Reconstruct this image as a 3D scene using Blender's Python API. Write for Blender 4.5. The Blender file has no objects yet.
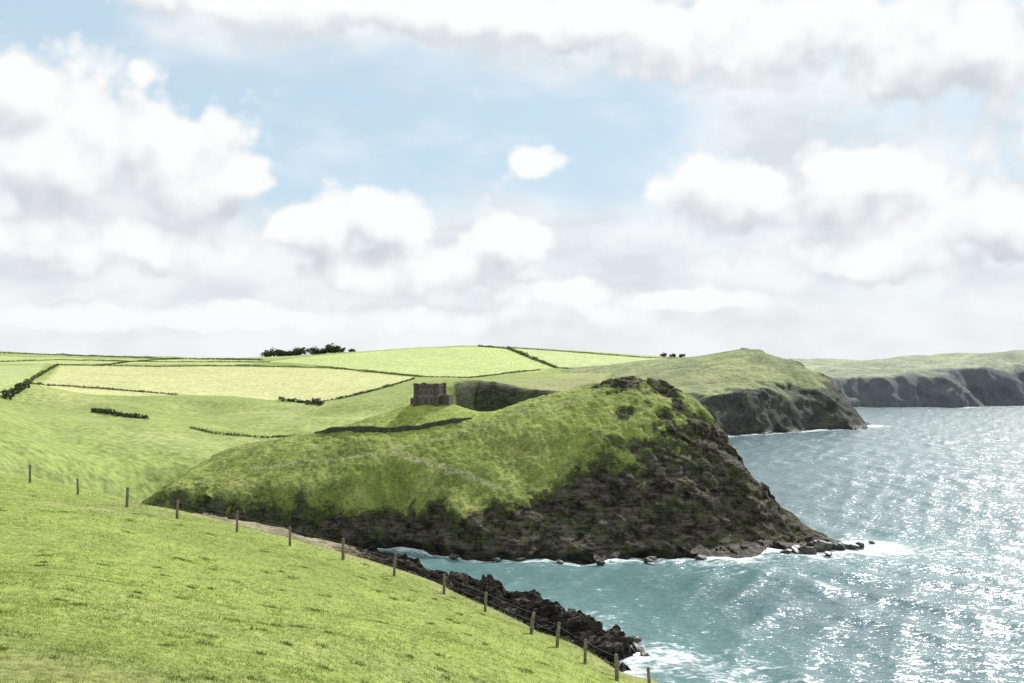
import bpy, bmesh, math, random
import numpy as np
from mathutils import Vector, Matrix
random.seed(4); rng=np.random.default_rng(4)
S=bpy.context.scene; COL=S.collection
H=55.0; Y0=358.0
SUN_AZ=math.radians(31); SUN_EL=math.radians(38)

# ---------------------------------------------------------------- helpers
def tag(o,label=None,cat=None,group=None,kind=None):
    if label:o['label']=label
    if cat:o['category']=cat
    if group:o['group']=group
    if kind:o['kind']=kind
    return o
def empty(name,loc,rz=0):
    o=bpy.data.objects.new(name,None);COL.objects.link(o);o.location=loc;o.rotation_euler=(0,0,rz);return o
def h2(ix,iy,seed):
    n=(ix.astype(np.int64)*374761393+iy.astype(np.int64)*668265263+seed*144269504)&0xffffffff
    n=((n^(n>>13))*1274126177)&0xffffffff
    n=((n^(n>>15))*2246822519)&0xffffffff
    n=n^(n>>16)
    return n/4294967296.0
def vn(x,y,seed=0):
    xi=np.floor(x);yi=np.floor(y);fx=x-xi;fy=y-yi
    fx=fx*fx*fx*(fx*(fx*6-15)+10);fy=fy*fy*fy*(fy*(fy*6-15)+10)
    a=h2(xi,yi,seed);b=h2(xi+1,yi,seed);c=h2(xi,yi+1,seed);d=h2(xi+1,yi+1,seed)
    return (a+(b-a)*fx+(c-a)*fy+(a-b-c+d)*fx*fy)*2-1
def fbm(x,y,o=4,seed=0,g=.5):
    r=0;a=1;t=0
    for i in range(o):
        r=r+a*vn(x*2**i+17.3*i,y*2**i-9.1*i,seed+i);t+=a;a*=g
    return r/t
def ridged(x,y,o=4,seed=0):
    r=0;a=1;t=0
    for i in range(o):
        r=r+a*(1-np.abs(vn(x*2**i+5.3*i,y*2**i+3.7*i,seed+i))*2);t+=a;a*=.5
    return r/t
def worley(x,y,seed=0):
    xi=np.floor(x);yi=np.floor(y);f1=np.full(np.shape(x),9.);cell=np.zeros(np.shape(x))
    for dx in(-1,0,1):
        for dy in(-1,0,1):
            cx=xi+dx;cy=yi+dy
            d=np.hypot(cx+h2(cx,cy,seed)-x,cy+h2(cx,cy,seed+7)-y)
            m=d<f1;f1=np.where(m,d,f1);cell=np.where(m,h2(cx,cy,seed+13),cell)
    return f1,cell
def sst(a,b,x):
    t=np.clip((x-a)/(b-a),0,1);return t*t*(3-2*t)
def smin(a,b,k):
    h=np.clip(.5+.5*(b-a)/k,0,1);return b+(a-b)*h-k*h*(1-h)
def sdf(poly,X,Y):
    P=np.array(poly,float);d=np.full(X.shape,1e18);ins=np.zeros(X.shape,bool)
    for i in range(len(P)):
        a=P[i];b=P[(i+1)%len(P)];e=b-a
        wx=X-a[0];wy=Y-a[1];t=np.clip((wx*e[0]+wy*e[1])/(e@e),0,1)
        d=np.minimum(d,(wx-e[0]*t)**2+(wy-e[1]*t)**2)
        c=((a[1]>Y)!=(b[1]>Y))
        with np.errstate(divide='ignore',invalid='ignore'):
            xc=a[0]+(Y-a[1])/(b[1]-a[1]+1e-12)*e[0]
        ins^=c&(X<xc)
    d=np.sqrt(d);return np.where(ins,d,-d)
def linedist(pl,X,Y):
    d=np.full(X.shape,1e18)
    for a,b in zip(pl[:-1],pl[1:]):
        ex=b[0]-a[0];ey=b[1]-a[1];wx=X-a[0];wy=Y-a[1];t=np.clip((wx*ex+wy*ey)/(ex*ex+ey*ey+1e-9),0,1)
        d=np.minimum(d,(wx-ex*t)**2+(wy-ey*t)**2)
    return np.sqrt(d)
def P(px,py,D): return ((px-512)*D/1000.0,D,H-(py-Y0)*D/1000.0)
class RBF:
    def __init__(s,pts,mode='xy',sc=50.,lam=1e-3):
        s.mode=mode;s.sc=sc
        A=np.array(pts,float);s.c=s.co(A[:,0],A[:,1]);n=len(A)
        K=s.k(np.linalg.norm(s.c[:,None]-s.c[None],axis=2))+lam*np.eye(n)
        Q=np.c_[np.ones(n),s.c];M=np.block([[K,Q],[Q.T,np.zeros((3,3))]])
        s.w=np.linalg.solve(M,np.r_[A[:,2],0,0,0])
    def co(s,X,Y):
        if s.mode=='xy':return np.stack([X/s.sc,Y/s.sc],-1)
        Yc=np.maximum(Y,20.);return np.stack([X/Yc*4,np.log(Yc)*2.2],-1)
    def k(s,r): return r*r*np.log(r+1e-9)
    def __call__(s,X,Y):
        X=np.asarray(X,float);Y=np.asarray(Y,float)
        c=s.co(X,Y);r=s.w[-3]+s.w[-2]*c[...,0]+s.w[-1]*c[...,1]
        for i in range(len(s.c)):
            r=r+s.w[i]*s.k(np.sqrt((c[...,0]-s.c[i,0])**2+(c[...,1]-s.c[i,1])**2))
        return r
def grid_mesh(name,V,mat,rock=None,tint=None,extra=None,zcut=-3.,kind='structure',smooth=True):
    n,m=V.shape[:2];idx=np.arange(n*m).reshape(n,m)
    q=np.stack([idx[:-1,:-1],idx[:-1,1:],idx[1:,1:],idx[1:,:-1]],-1).reshape(-1,4)
    z=V[...,2].ravel();q=q[z[q].max(1)>zcut]
    used=np.zeros(n*m,bool);used[q.ravel()]=True;re=np.cumsum(used)-1;q=re[q];W=V.reshape(-1,3)[used]
    me=bpy.data.meshes.new(name);me.vertices.add(len(W));me.vertices.foreach_set('co',W.astype(np.float32).ravel())
    me.loops.add(q.size);me.loops.foreach_set('vertex_index',q.astype(np.int32).ravel())
    me.polygons.add(len(q));me.polygons.foreach_set('loop_start',np.arange(0,q.size,4,dtype=np.int32))
    me.polygons.foreach_set('use_smooth',np.full(len(q),smooth));me.update(calc_edges=True)
    if rock is not None:
        a=me.attributes.new('rock','FLOAT','POINT');a.data.foreach_set('value',rock.ravel()[used].astype(np.float32))
    if tint is not None:
        a=me.attributes.new('tint','FLOAT_COLOR','POINT');t=tint.reshape(-1,3)[used]
        a.data.foreach_set('color',np.c_[t,np.ones(len(t))].astype(np.float32).ravel())
    if extra is not None:
        for k,v in extra.items():
            a=me.attributes.new(k,'FLOAT','POINT');a.data.foreach_set('value',v.ravel()[used].astype(np.float32))
    me.materials.append(mat);o=bpy.data.objects.new(name,me);COL.objects.link(o)
    if kind:o['kind']=kind
    return o
def tri_mesh(name,Vt,Ft,mat,parent=None,smooth=False):
    me=bpy.data.meshes.new(name);Vt=np.asarray(Vt,np.float32);Ft=np.asarray(Ft,np.int32);k=Ft.shape[1]
    me.vertices.add(len(Vt));me.vertices.foreach_set('co',Vt.ravel());me.loops.add(Ft.size);me.loops.foreach_set('vertex_index',Ft.ravel())
    me.polygons.add(len(Ft));me.polygons.foreach_set('loop_start',np.arange(0,Ft.size,k,dtype=np.int32))
    me.polygons.foreach_set('use_smooth',np.full(len(Ft),smooth));me.update(calc_edges=True)
    me.materials.append(mat);o=bpy.data.objects.new(name,me);COL.objects.link(o);o.parent=parent
    return o
def bobj(name,bm,mat,parent=None,smooth=False):
    bmesh.ops.recalc_face_normals(bm,faces=bm.faces)
    me=bpy.data.meshes.new(name);bm.to_mesh(me);bm.free();me.materials.append(mat)
    for p in me.polygons:p.use_smooth=smooth
    o=bpy.data.objects.new(name,me);COL.objects.link(o);o.parent=parent;return o
def box(bm,x0,x1,y0,y1,z0,z1):
    v=[bm.verts.new(p) for p in((x0,y0,z0),(x1,y0,z0),(x1,y1,z0),(x0,y1,z0),(x0,y0,z1),(x1,y0,z1),(x1,y1,z1),(x0,y1,z1))]
    for f in((0,3,2,1),(4,5,6,7),(0,1,5,4),(1,2,6,5),(2,3,7,6),(3,0,4,7)):bm.faces.new([v[i] for i in f])
def tube(bm,pts,rads,n=8):
    rings=[]
    for i,p in enumerate(pts):
        p=Vector(p);d=(Vector(pts[min(i+1,len(pts)-1)])-Vector(pts[max(i-1,0)])).normalized()
        a=d.orthogonal().normalized();b=d.cross(a)
        rings.append([bm.verts.new(p+(a*math.cos(t)+b*math.sin(t))*rads[i]) for t in[2*math.pi*k/n for k in range(n)]])
    for r0,r1 in zip(rings[:-1],rings[1:]):
        for k in range(n):bm.faces.new((r0[k],r0[(k+1)%n],r1[(k+1)%n],r1[k]))
    bm.faces.new(rings[0][::-1]);bm.faces.new(rings[-1])
# ---------------------------------------------------------------- node helper
class NT:
    def __init__(s,t):s.t=t;s.n=t.nodes;s.l=t.links
    def new(s,ty,ins=None,**kw):
        n=s.n.new(ty)
        for k,v in kw.items():setattr(n,k,v)
        if ins:
            for k,v in ins.items():s.set(n.inputs[k],v)
        return n
    def set(s,i,v):
        if isinstance(v,bpy.types.NodeSocket):s.l.new(v,i)
        elif isinstance(v,bpy.types.Node):s.l.new(v.outputs[0],i)
        else:i.default_value=v
    def m(s,op,a,b=None,c=None,clamp=False):
        n=s.n.new('ShaderNodeMath');n.operation=op;n.use_clamp=clamp;s.set(n.inputs[0],a)
        if b is not None:s.set(n.inputs[1],b)
        if c is not None:s.set(n.inputs[2],c)
        return n.outputs[0]
    def vm(s,op,a,b=None,c=None):
        n=s.n.new('ShaderNodeVectorMath');n.operation=op;s.set(n.inputs[0],a)
        if b is not None:s.set(n.inputs[1],b)
        if c is not None:s.set(n.inputs[2],c)
        return n.outputs['Value'] if op in('LENGTH','DISTANCE','DOT_PRODUCT') else n.outputs[0]
    def mr(s,v,a,b,c=0.,d=1.,smooth=True):
        n=s.n.new('ShaderNodeMapRange');n.interpolation_type='SMOOTHSTEP' if smooth else 'LINEAR'
        for i,x in enumerate((v,a,b,c,d)):s.set(n.inputs[i],x)
        return n.outputs[0]
    def mix(s,f,a,b,bt='MIX'):
        n=s.n.new('ShaderNodeMix');n.data_type='RGBA';n.blend_type=bt
        s.set(n.inputs[0],f);s.set(n.inputs[6],a if not isinstance(a,tuple) else (*a,1)[:4]);s.set(n.inputs[7],b if not isinstance(b,tuple) else (*b,1)[:4]);return n.outputs[2]
    def noise(s,vec,scale,detail=5,rough=.55,dist=0.,col=False):
        n=s.n.new('ShaderNodeTexNoise');s.set(n.inputs['Vector'],vec)
        for k,v in(('Scale',scale),('Detail',detail),('Roughness',rough),('Distortion',dist)):n.inputs[k].default_value=v
        return n.outputs[1 if col else 0]
def mat(name):
    m=bpy.data.materials.new(name);m.use_nodes=True;t=NT(m.node_tree);return m,t,m.node_tree.nodes['Principled BSDF']

def terrain_mat(name,fs,bump=.5,rockcol=((.028,.025,.022),(.175,.155,.13)),painted_haze=0.,mott=1.,green=.6,tuft=0.,hz=(.42,.47,.5)):
    """fs: size in metres of the fine grass tufts"""
    m,t,b=mat(name)
    geo=t.new('ShaderNodeNewGeometry');pos=geo.outputs['Position']
    ra=t.new('ShaderNodeAttribute',attribute_name='rock').outputs['Fac'];ti=t.new('ShaderNodeAttribute',attribute_name='tint').outputs['Color']
    n1=t.noise(pos,1/fs,4,.65);n2=t.noise(pos,1/(fs*5),3,.6);n3=t.noise(pos,1/(fs*28),2,.55)
    br=t.m('ADD',t.mr(n1,.3,.7,.55,1.45,False),t.mr(n2,.35,.65,-.25*mott,.25*mott,False))
    br=t.m('ADD',br,t.mr(n3,.35,.65,-.15*mott,.15*mott,False));br=t.m('MAXIMUM',br,.25)
    if tuft>0:br=t.m('MULTIPLY',br,t.mr(t.noise(pos,1/(fs*2.2),3,.7),.55,.72,1.,1-tuft))
    g=t.vm('MULTIPLY',ti,t.new('ShaderNodeCombineXYZ',{0:br,1:br,2:br}).outputs[0])
    g=t.mix(t.mr(n2,.5,.75,0,.4),g,t.vm('MULTIPLY',g,(1.2,1.0,1.1)))
    g=t.mix(t.mr(n3,.5,.7,0,.4*min(1,mott+.3)),g,t.vm('MULTIPLY',g,(.80,.88,.7)))
    # rock
    r1=t.noise(pos,.3,5,.7,.4);st=t.new('ShaderNodeMapping',{'Vector':pos,'Rotation':(.3,.7,.2),'Scale':(.25,.22,1.4)}).outputs[0];r2=t.noise(st,.8,5,.74,.6)
    rc=t.mix(t.mr(t.m('ADD',r1,t.m('MULTIPLY',t.m('SUBTRACT',r2,.5),1.2)),.36,.74),rockcol[0],rockcol[1])
    rc=t.mix(t.mr(t.m('ADD',t.m('MULTIPLY',n2,.5),t.m('MULTIPLY',n1,.5)),.47,.6,0,green),rc,(.13,.155,.048))
    sep=t.new('ShaderNodeSeparateXYZ',{0:pos})
    wet=t.mr(t.m('ADD',sep.outputs[2],t.m('MULTIPLY',r1,3.)),2.2,4.6)
    rc=t.mix(wet,t.vm('MULTIPLY',rc,(.35,.35,.37)),rc)
    f=t.m('ADD',ra,t.m('MULTIPLY',t.m('SUBTRACT',t.m('ADD',t.m('MULTIPLY',n1,.5),t.m('MULTIPLY',r1,.5)),.5),2.8))
    f=t.mr(f,.34,.74)
    c=t.mix(f,g,rc)
    if painted_haze>0:c=t.mix(painted_haze,c,hz)  # aerial haze of far land painted into the base colour, no real atmosphere
    t.l.new(c,b.inputs['Base Color']);b.inputs['Specular IOR Level'].default_value=.12
    t.l.new(t.mix(f,(.9,.9,.9),t.mix(wet,(.4,.4,.4),(.85,.85,.85))),b.inputs['Roughness'])
    hg=t.m('MULTIPLY',n1,fs*1.1)
    hr=t.m('ADD',t.m('MULTIPLY',r2,3.0),t.m('MULTIPLY',r1,2.0))
    hh=t.m('ADD',t.m('MULTIPLY',hg,t.m('SUBTRACT',1.,f)),t.m('MULTIPLY',hr,f))
    bn=t.new('ShaderNodeBump',{'Strength':bump,'Distance':1.,'Height':hh});t.l.new(bn.outputs[0],b.inputs['Normal'])
    return m
M_fg=terrain_mat('near_grass',.22,.45,mott=.4,tuft=.2)
M_head=terrain_mat('headland_turf',.9,.8,mott=.8)
M_shore=terrain_mat('shore_rock',1.,.8,rockcol=((.016,.015,.014),(.12,.108,.09)),green=.1)
M_farm=terrain_mat('farmland_grass',2.4,.25,mott=.3,rockcol=((.026,.027,.017),(.085,.088,.048)),green=.25)
M_far=terrain_mat('far_headland_turf',3.,.9,rockcol=((.03,.029,.027),(.12,.112,.096)),painted_haze=.08,green=.35)
M_dist=terrain_mat('distant_coast_turf',5.,.6,rockcol=((.04,.045,.048),(.12,.12,.115)),painted_haze=.3,green=.4,hz=(.27,.33,.38))

# ---------------------------------------------------------------- foreground hill
fgp=[P(*a) for a in[(30,483,66),(127,507,64),(237,532,62),(343,560,60),(444,594,58),(531,634,54),(617,683,46),
 (0,474,75),(127,499,73),(237,527,69),(343,555,65),(444,589,61.5),(531,627,57),(600,661,51.5),(668,684,46),
 (0,683,14),(256,683,17),(512,683,28),(600,683,40),(0,580,27),(256,610,29),(400,620,38),(0,520,44),(200,560,44),(-300,500,60),(-300,560,30),(0,740,10),(256,740,12),(400,740,16)]]
def W(px,Z,D): return ((px-512)*D/1000.,D,Z)
fgp+=[W(*a) for a in[(0,42,92),(0,36,120),(0,24,160),(237,35,92),(237,23,120),(237,10,160),(444,31,82),(444,14,112),(444,1,145),
 (531,29,72),(560,15,92),(560,-1,120),(670,29,58),(670,14,78),(670,-3,100),(780,26,48),(780,40,30),(1000,38,18),(512,51.5,8),(0,53,5),(1000,51,4),(-400,44,90),(-400,36,140)]]
R_fg=RBF(fgp,'xy',30.,2e-3)
def F_fg(X,Y):
    return R_fg(X,Y)+.28*fbm(X/7,Y/7,3,5)*sst(6,30,Y)+.06*fbm(X/1.8,Y/1.8,3,9)
u=np.linspace(-.85,.75,700);D=np.exp(np.linspace(np.log(4.),np.log(170.),500))
Dg,U=np.meshgrid(D,u,indexing='ij');X=U*Dg;Y=Dg;Z=F_fg(X,Y)
rock=sst(78,110,Y)*.55*sst(-60,-10,X)+sst(10,2,Z)*.6
tf=np.array([.245,.308,.075]);tb=np.array([.29,.28,.13])
w=sst(.1,.6,fbm(X/8,Y/8,4,31)*.9)*.4
crest=np.array([[a[0],a[1]] for a in fgp[7:15]])
cd=linedist(crest,X,Y);w=np.clip(w+sst(4.5,0,cd+fbm(X/2,Y/2,3,8)*2)*.75*sst(-40,-10,X),0,1)
w=np.clip(w+sst(19,12,Y+2*fbm(X/2,Y/2,3,33))*.5,0,1)
tint=tf*(1-w[...,None])+tb*w[...,None]
tint=tint*(1-.14*sst(.0,.4,fbm(X/9,Y/9,4,37)))[...,None]*(1-.22*sst(28,12,Y))[...,None]
grid_mesh('foreground_hill',np.stack([X,Y,Z],-1),M_fg,rock,tint,zcut=-4)

# ---------------------------------------------------------------- headland
hp=[P(*a) for a in[(160,492,292),(250,508,288),(330,503,292),(400,507,290),(450,508,288),(520,507,287),(580,508,288),(640,510,289),(700,516,290),(745,527,292),
 (230,478,302),(300,470,304),(400,460,306),(500,452,308),(560,440,310),(620,425,313),(670,430,313),(715,462,309),
 (200,472,312),(240,458,318),(300,440,322),(350,430,326),(400,429,326),(468,420,326),(520,402,330),(560,394,333),(600,387,335),(622,380,338),(650,381,338),(662,386,338),(685,391,336),(708,400,334),(724,424,328),(739,454,320),
 (431,403,341),(408,406,342),(386,413,342),(358,424,342),(488,414,342),(456,406,342),(431,402,350),(330,429,340)]]
hp+=[P(*a) for a in[(762,506,300),(752,484,306),(782,533,294),(810,543,291),(850,549,289)]]
hp+=[W(*a) for a in[(300,25,370),(431,31,370),(520,30,370),(600,38,370),(650,38,370),(720,15,370),(300,22,400),(431,15,400),(550,10,400),(650,15,400),(100,10,300),(100,14,360),(780,5,330)]]
R_h=RBF(hp,'xy',60.,1e-3)
poly_h=[(106,291),(98,286),(87,284),(73.5,285),(63,276),(38,276),(24,272),(13,272),(-9,276),(-23,283),(-34,291),(-60,287),(-85,285),(-105,283),(-160,300),(-160,420),(-20,420),(10,395),(40,385),(65,375),(79,350),(85,325),(92,305),(107,296)]
def F_head(X,Y,full=False):
    s=sdf(poly_h,X,Y)+1.8*fbm(X/13,Y/13,3,3)+1.1*fbm(X/4,Y/4,3,4)
    T=R_h(X,Y)-np.maximum(0,-102-X)*.35
    spur=ridged((X+.5*Y)/17,(Y-.3*X)/50,3,71)
    T=T+sst(-20,40,X)*sst(322,304,Y)*sst(4,12,T)*3.0*spur
    k=1.7+.3*fbm(X/20,Y/20,2,6)
    cl=np.where(s>0,k*s,.7*s)-.4
    Z=smin(T,cl,2.5)
    n_=fbm(X/9+Y/30,Y/9,5,14,.62)
    Zl=np.interp(X,[-105,-80,-60,-30,-9,10,27,43,58,75],[12,11.5,10.5,10,10.5,14.5,21,26,31,36])
    line=sst(8.,-5.,Z-Zl+7*n_)
    back=sst(345,365,Y)*sst(5,12,T-cl)
    up=sst(10,45,X)*(.22+.55*sst(-.1,.5,fbm(X/6,Y/6,4,18)))*sst(345,335,Y)
    crag=sst(11,3,np.hypot((X-41)/2.0,(Y-336)/1.2)+4*fbm(X/4,Y/4,3,15))*.7
    rock=np.clip(np.maximum.reduce([line,up,crag,back]),0,1)
    f1,c1=worley((X+.4*Y)/8+.4*fbm(X/6,Y/6,2,44),(Y-.4*X)/5,21);f2,c2=worley(X/2.8,Y/2.4,22)
    am=sst(.35,.85,rock)*sst(-1,6,Z+2)
    Z=Z+am*((c1-.5)*2.6-(f1)*.9+1.7*ridged((X+Y*.5)/9,(Y-.5*X)/9,4,23)+(c2-.5)*1.1-f2*.4-.6)*(.4+.6*sst(0,14,Z))
    bed=(Z+.45*X-.2*Y+2.5*fbm(X/12,Y/12,3,77))/4.2;bf=bed-np.floor(bed);Z=Z-am*1.0*(bf-.5)*sst(2,10,Z)
    Z=Z+crag*(.8*ridged(X/5,Y/5,3,29)+1.0*(c2-.4))
    Z=Z+(1-am)*(.35*fbm(X/4.,Y/4.,3,25)+.4*fbm(X/1.3,Y/1.3,2,26)+.9*fbm(X/16,Y/16,2,27)*sst(-100,-90,X))*(1-.75*sst(24,12,np.hypot(X+28,Y-343)))
    if full:return Z,rock
    return Z
x=np.arange(-150,118,.38);y=np.arange(262,400,.42);Y,X=np.meshgrid(y,x,indexing='ij')
Z,rock=F_head(X,Y,True)
rk2=sst(.35,.8,rock)
dg=ridged((X*.75+Z*.9)/5.5,(X*.6-Z)/16,4,57)
dx=rk2*1.2*fbm(Y/3+Z/3,Z/2.2,3,51);dy=rk2*(1.3*fbm(X/3,Z/2.0,4,52)+1.7*dg)
ta=np.array([.205,.265,.065]);tb=np.array([.28,.32,.095]);tc=np.array([.13,.165,.045])
w1=sst(-.25,.35,fbm(X/9,Y/9,4,61));w2=sst(.0,.35,fbm(X/4,Y/4,4,62))*.45
tint=ta+(tb-ta)*w1[...,None];tint=tint+(tc-tint)*w2[...,None]
topw=sst(24,36,Z)*.4;tint=tint+(np.array([.30,.36,.095])-tint)*topw[...,None]
mound=sst(30,14,np.hypot((X+28)*.8,(Y-341)))
tint=tint+(np.array([.30,.375,.085])-tint)*(mound*.85)[...,None]
for pth,wd0 in(([(395,452,310),(440,468,303),(470,478,298),(505,492,293)],1.4),([(250,470,306),(330,455,308),(420,445,314),(520,425,322),(590,405,328)],.8)):
    path=[P(*a)[:2] for a in pth]
    pd=linedist(path,X,Y);pw=sst(wd0,.4*wd0,pd+.5*fbm(X/2,Y/2,2,70))*.55
    tint=tint+(np.array([.36,.35,.2])-tint)*pw[...,None];rock=rock*(1-pw*.6)
grid_mesh('headland',np.stack([X+dx,Y+dy,Z],-1),M_head,rock,tint)

# ---------------------------------------------------------------- farmland
cp=[P(*a) for a in[(0,474,190),(100,497,220),(160,503,260),(0,408,380),(100,434,340),(200,454,330),(165,487,290),(250,447,370),(320,431,420),(0,386,560),(100,402,540),(200,412,500),(300,407,560),(400,408,520),
 (50,382,720),(200,393,660),(330,402,620),(400,386,720),(420,376,880),(200,366,1000),(0,364,1050),(330,367,1000),
 (0,353,1500),(100,356,1450),(180,358,1450),(260,359.5,1450),(330,354,1350),(400,349,1300),(480,345.5,1300),(510,346.5,1300),(560,350,1280),(640,356,1250),(700,358,1250),(-150,350,1500),
 (450,378,860),(550,369,1000),(640,371,920),(700,366,900),(450,379,680),(500,382,680),(550,389,680),(590,388,700),(600,378,780),(620,382,740),(-200,380,560),(-200,430,220)]]
cp+=[W(*a) for a in[(0,30,160),(200,10,215),(200,10,250),(300,5,300),(0,40,2000),(300,38,2000),(500,42,2000),(700,38,2000),(900,40,2000),(0,30,3200),(500,30,3200),(900,30,3200),(800,40,1300),(900,30,1300)]]
R_c=RBF(cp,'log',1,2e-3)
poly_c=[(-3000,100),(-110,120),(-102,200),(-108,262),(-100,300),(-60,335),(-34,400),(-20,480),(-22,560),(-30,622),(-14,640),(15,632),(35,612),(60,610),(80,700),(100,850),(140,960),(260,1130),(420,1250),(900,1400),(3000,2000),(3000,5000),(-3000,5000)]
def F_farm(X,Y,full=False):
    s=sdf(poly_c,X,Y)+4*fbm(X/30,Y/30,3,3)
    fold=5.0*vn((X+.55*Y)/42,(Y-.3*X)/95,19)+2.0*fbm((X+.3*Y)/26,Y/50,2,20)
    T=R_c(X,Y)+ (Y/1000)*1.0*fbm(X/60,Y/90,3,15)+.4*fbm(X/14,Y/14,2,16)+fold*sst(240,320,Y)*sst(680,540,Y)
    kk=1.1+.9*sst(560,600,Y)
    cl=np.where(s>0,kk*s,.5*s)-.5
    Z=smin(T,cl,4.)
    rk=np.maximum(sst(-2,6,T-cl),sst(45,20,s+8*fbm(X/15,Y/15,3,5))*sst(600,620,Y)*.9)*sst(-98,-80,X)*sst(760,720,Y)*np.where(Y>450,sst(-44,-32,X+5*fbm(Y/8,X/8,3,6)),1)
    if full:
        return Z+rk*(2.5*ridged(X/14,Y/14,3,17)+1*fbm(X/4,Y/4,2,18)-1.5),rk
    return Z
def hit(F,px,py,D0,D1,n=1500):
    Ds=np.linspace(D0,D1,n);Xr=(px-512)*Ds/1000;Zr=H-(py-Y0)*Ds/1000
    Zt=F(Xr,Ds);k=np.nonzero(Zt>=Zr)[0]
    if len(k)==0:
        k=[int(np.argmin(Zr-Zt))]
    i=int(k[0]);return (float(Xr[i]),float(Ds[i]),float(Zt[i]))
def hitline(F,pts,D0,D1,sub=6):
    out=[]
    for (a,b) in zip(pts[:-1],pts[1:]):
        for k in range(sub):
            t=k/sub;out.append(hit(F,a[0]+(b[0]-a[0])*t,a[1]+(b[1]-a[1])*t,D0,D1,700))
    out.append(hit(F,*pts[-1],D0,D1,700));return out
u=np.linspace(-.75,.62,700);D=np.exp(np.linspace(np.log(150.),np.log(4200.),560))
Dg,U=np.meshgrid(D,u,indexing='ij');X=U*Dg;Y=Dg;Z,rock=F_farm(X,Y,True)
base=np.array([.24,.30,.09]);tint=np.zeros(X.shape+(3,))+base
w=sst(-.2,.4,fbm(X/60,Y/60,4,80));tint=tint+(np.array([.32,.36,.13])-tint)*w[...,None]
def field(pix,col,D0,D1,soft=3.):
    global tint
    poly=[hit(F_farm,a,b,D0,D1,700)[:2] for a,b in pix]
    s=sdf(poly,X,Y);wv=sst(-soft,soft,s)
    tint=tint+(np.array(col)-tint)*wv[...,None]
field([(-60,383),(-60,367),(45,364),(40,372),(22,384),(0,392)],(.36,.42,.17),500,1300)
field([(28,384),(60,366),(235,367),(330,369),(412,377),(400,384),(330,401),(280,400),(180,395)],(.46,.48,.22),560,1150)
field([(-60,361),(-60,354),(255,360),(270,363),(235,365),(60,364)],(.38,.45,.18),900,1520)
field([(265,362),(330,355),(400,350),(478,347),(508,349),(553,368),(450,378),(418,375),(330,366)],(.41,.49,.19),760,1320)
field([(512,348),(560,351),(640,357),(700,359),(640,370),(557,367)],(.43,.49,.22),850,1290)
mo=sst(20,60,X-(-60))*sst(900,760,Y)*sst(560,600,Y);tint=tint+(np.array([.25,.265,.12])-tint)*(mo*.8)[...,None]
tint=tint+(np.array([.225,.30,.085])-tint)*(sst(420,300,Y)*.6)[...,None]
grid_mesh('farmland',np.stack([X,Y,Z],-1),M_farm,rock,tint)

# ---------------------------------------------------------------- far headland and distant coast
dp=[P(*a) for a in[(722,352.5,905),(740,350.5,900),(765,350.5,900),(785,355,890),(801,361,880),(818,370,870),(832,381,850),(844,393,842),(854,408,832),(700,356,930),(670,359,950),(640,362,980),(600,366,980),(560,370,960),
 (700,372,830),(715,388,765),(760,364,850),(755,378,800),(790,378,820),(650,374,850),(640,390,780),(600,391,730),(864,424,818)]]
dp+=[W(*a) for a in[(550,20,860),(500,10,700),(500,20,900),(700,42,1050),(760,42,1050),(600,35,1050),(830,15,960)]]
R_d=RBF(dp,'log',1,1e-3)
poly_d=[(60,615),(110,680),(159,714),(215,753),(268,786),(297,813),(292,845),(265,900),(240,1000),(150,1100),(-50,1100),(0,680)]
def F_d(X,Y,full=False):
    s=sdf(poly_d,X,Y)+7*fbm(X/30,Y/30,3,3)+3*fbm(X/11,Y/11,2,4)
    T=R_d(X,Y)-sst(60,10,X)*6
    T=T+sst(120,200,X)*sst(880,800,Y)*4*ridged(X/26,Y/80,3,72)
    cl=np.where(s>0,1.55*s,.5*s)-.5;Z=smin(T,cl,4.)
    rk=np.maximum(sst(-7,3,T-cl),sst(-6,14,-Z+33+18*fbm(X/22,Y/22,4,9)+(X-190)*.08)*sst(80,130,X))
    rk=np.clip(rk,0,1)
    f1,c1=worley(X/16,Y/14,31)
    Z=Z+rk*((c1-.5)*3-f1*1.5+5*ridged(X/18,Y/60,4,33))+.8*fbm(X/18,Y/18,3,34)
    return (Z,rk) if full else Z
x=np.arange(-60,312,1.2);y=np.arange(600,1080,1.5);Y,X=np.meshgrid(y,x,indexing='ij');Z,rock=F_d(X,Y,True)
w=sst(-.3,.3,fbm(X/35,Y/35,4,91))
tint=np.array([.18,.21,.085])+(np.array([.29,.32,.13])-np.array([.18,.21,.085]))*w[...,None]
lf=sst(190,110,X+10*fbm(X/20,Y/20,3,92));tint=tint+(np.array([.28,.30,.13])-tint)*(lf*.7)[...,None]
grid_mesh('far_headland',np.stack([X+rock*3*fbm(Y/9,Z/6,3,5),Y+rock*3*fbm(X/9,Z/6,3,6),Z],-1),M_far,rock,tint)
ep=[P(*a) for a in[(790,361,1400),(830,360,1400),(860,361.5,1380),(895,360,1340),(930,356.5,1330),(975,355,1330),(1024,351.5,1330),(1150,349,1350),(1300,352,1350),(870,372,1190),(900,370,1200),(935,372,1200),(975,363,1230),(1010,366,1230),(1060,370,1240),(860,371,1250),(830,368,1300),(1150,370,1280)]]
ep+=[W(*a) for a in[(800,42,1600),(1000,45,1600),(1200,45,1600),(850,40,2200),(1100,40,2200)]]
R_e=RBF(ep,'log',1,1e-3)
poly_e=[(230,1150),(300,1130),(357,1105),(395,1130),(430,1120),(470,1140),(503,1112),(545,1160),(599,1150),(660,1190),(760,1220),(1000,1300),(1500,1500),(1500,2600),(200,2600)]
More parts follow.
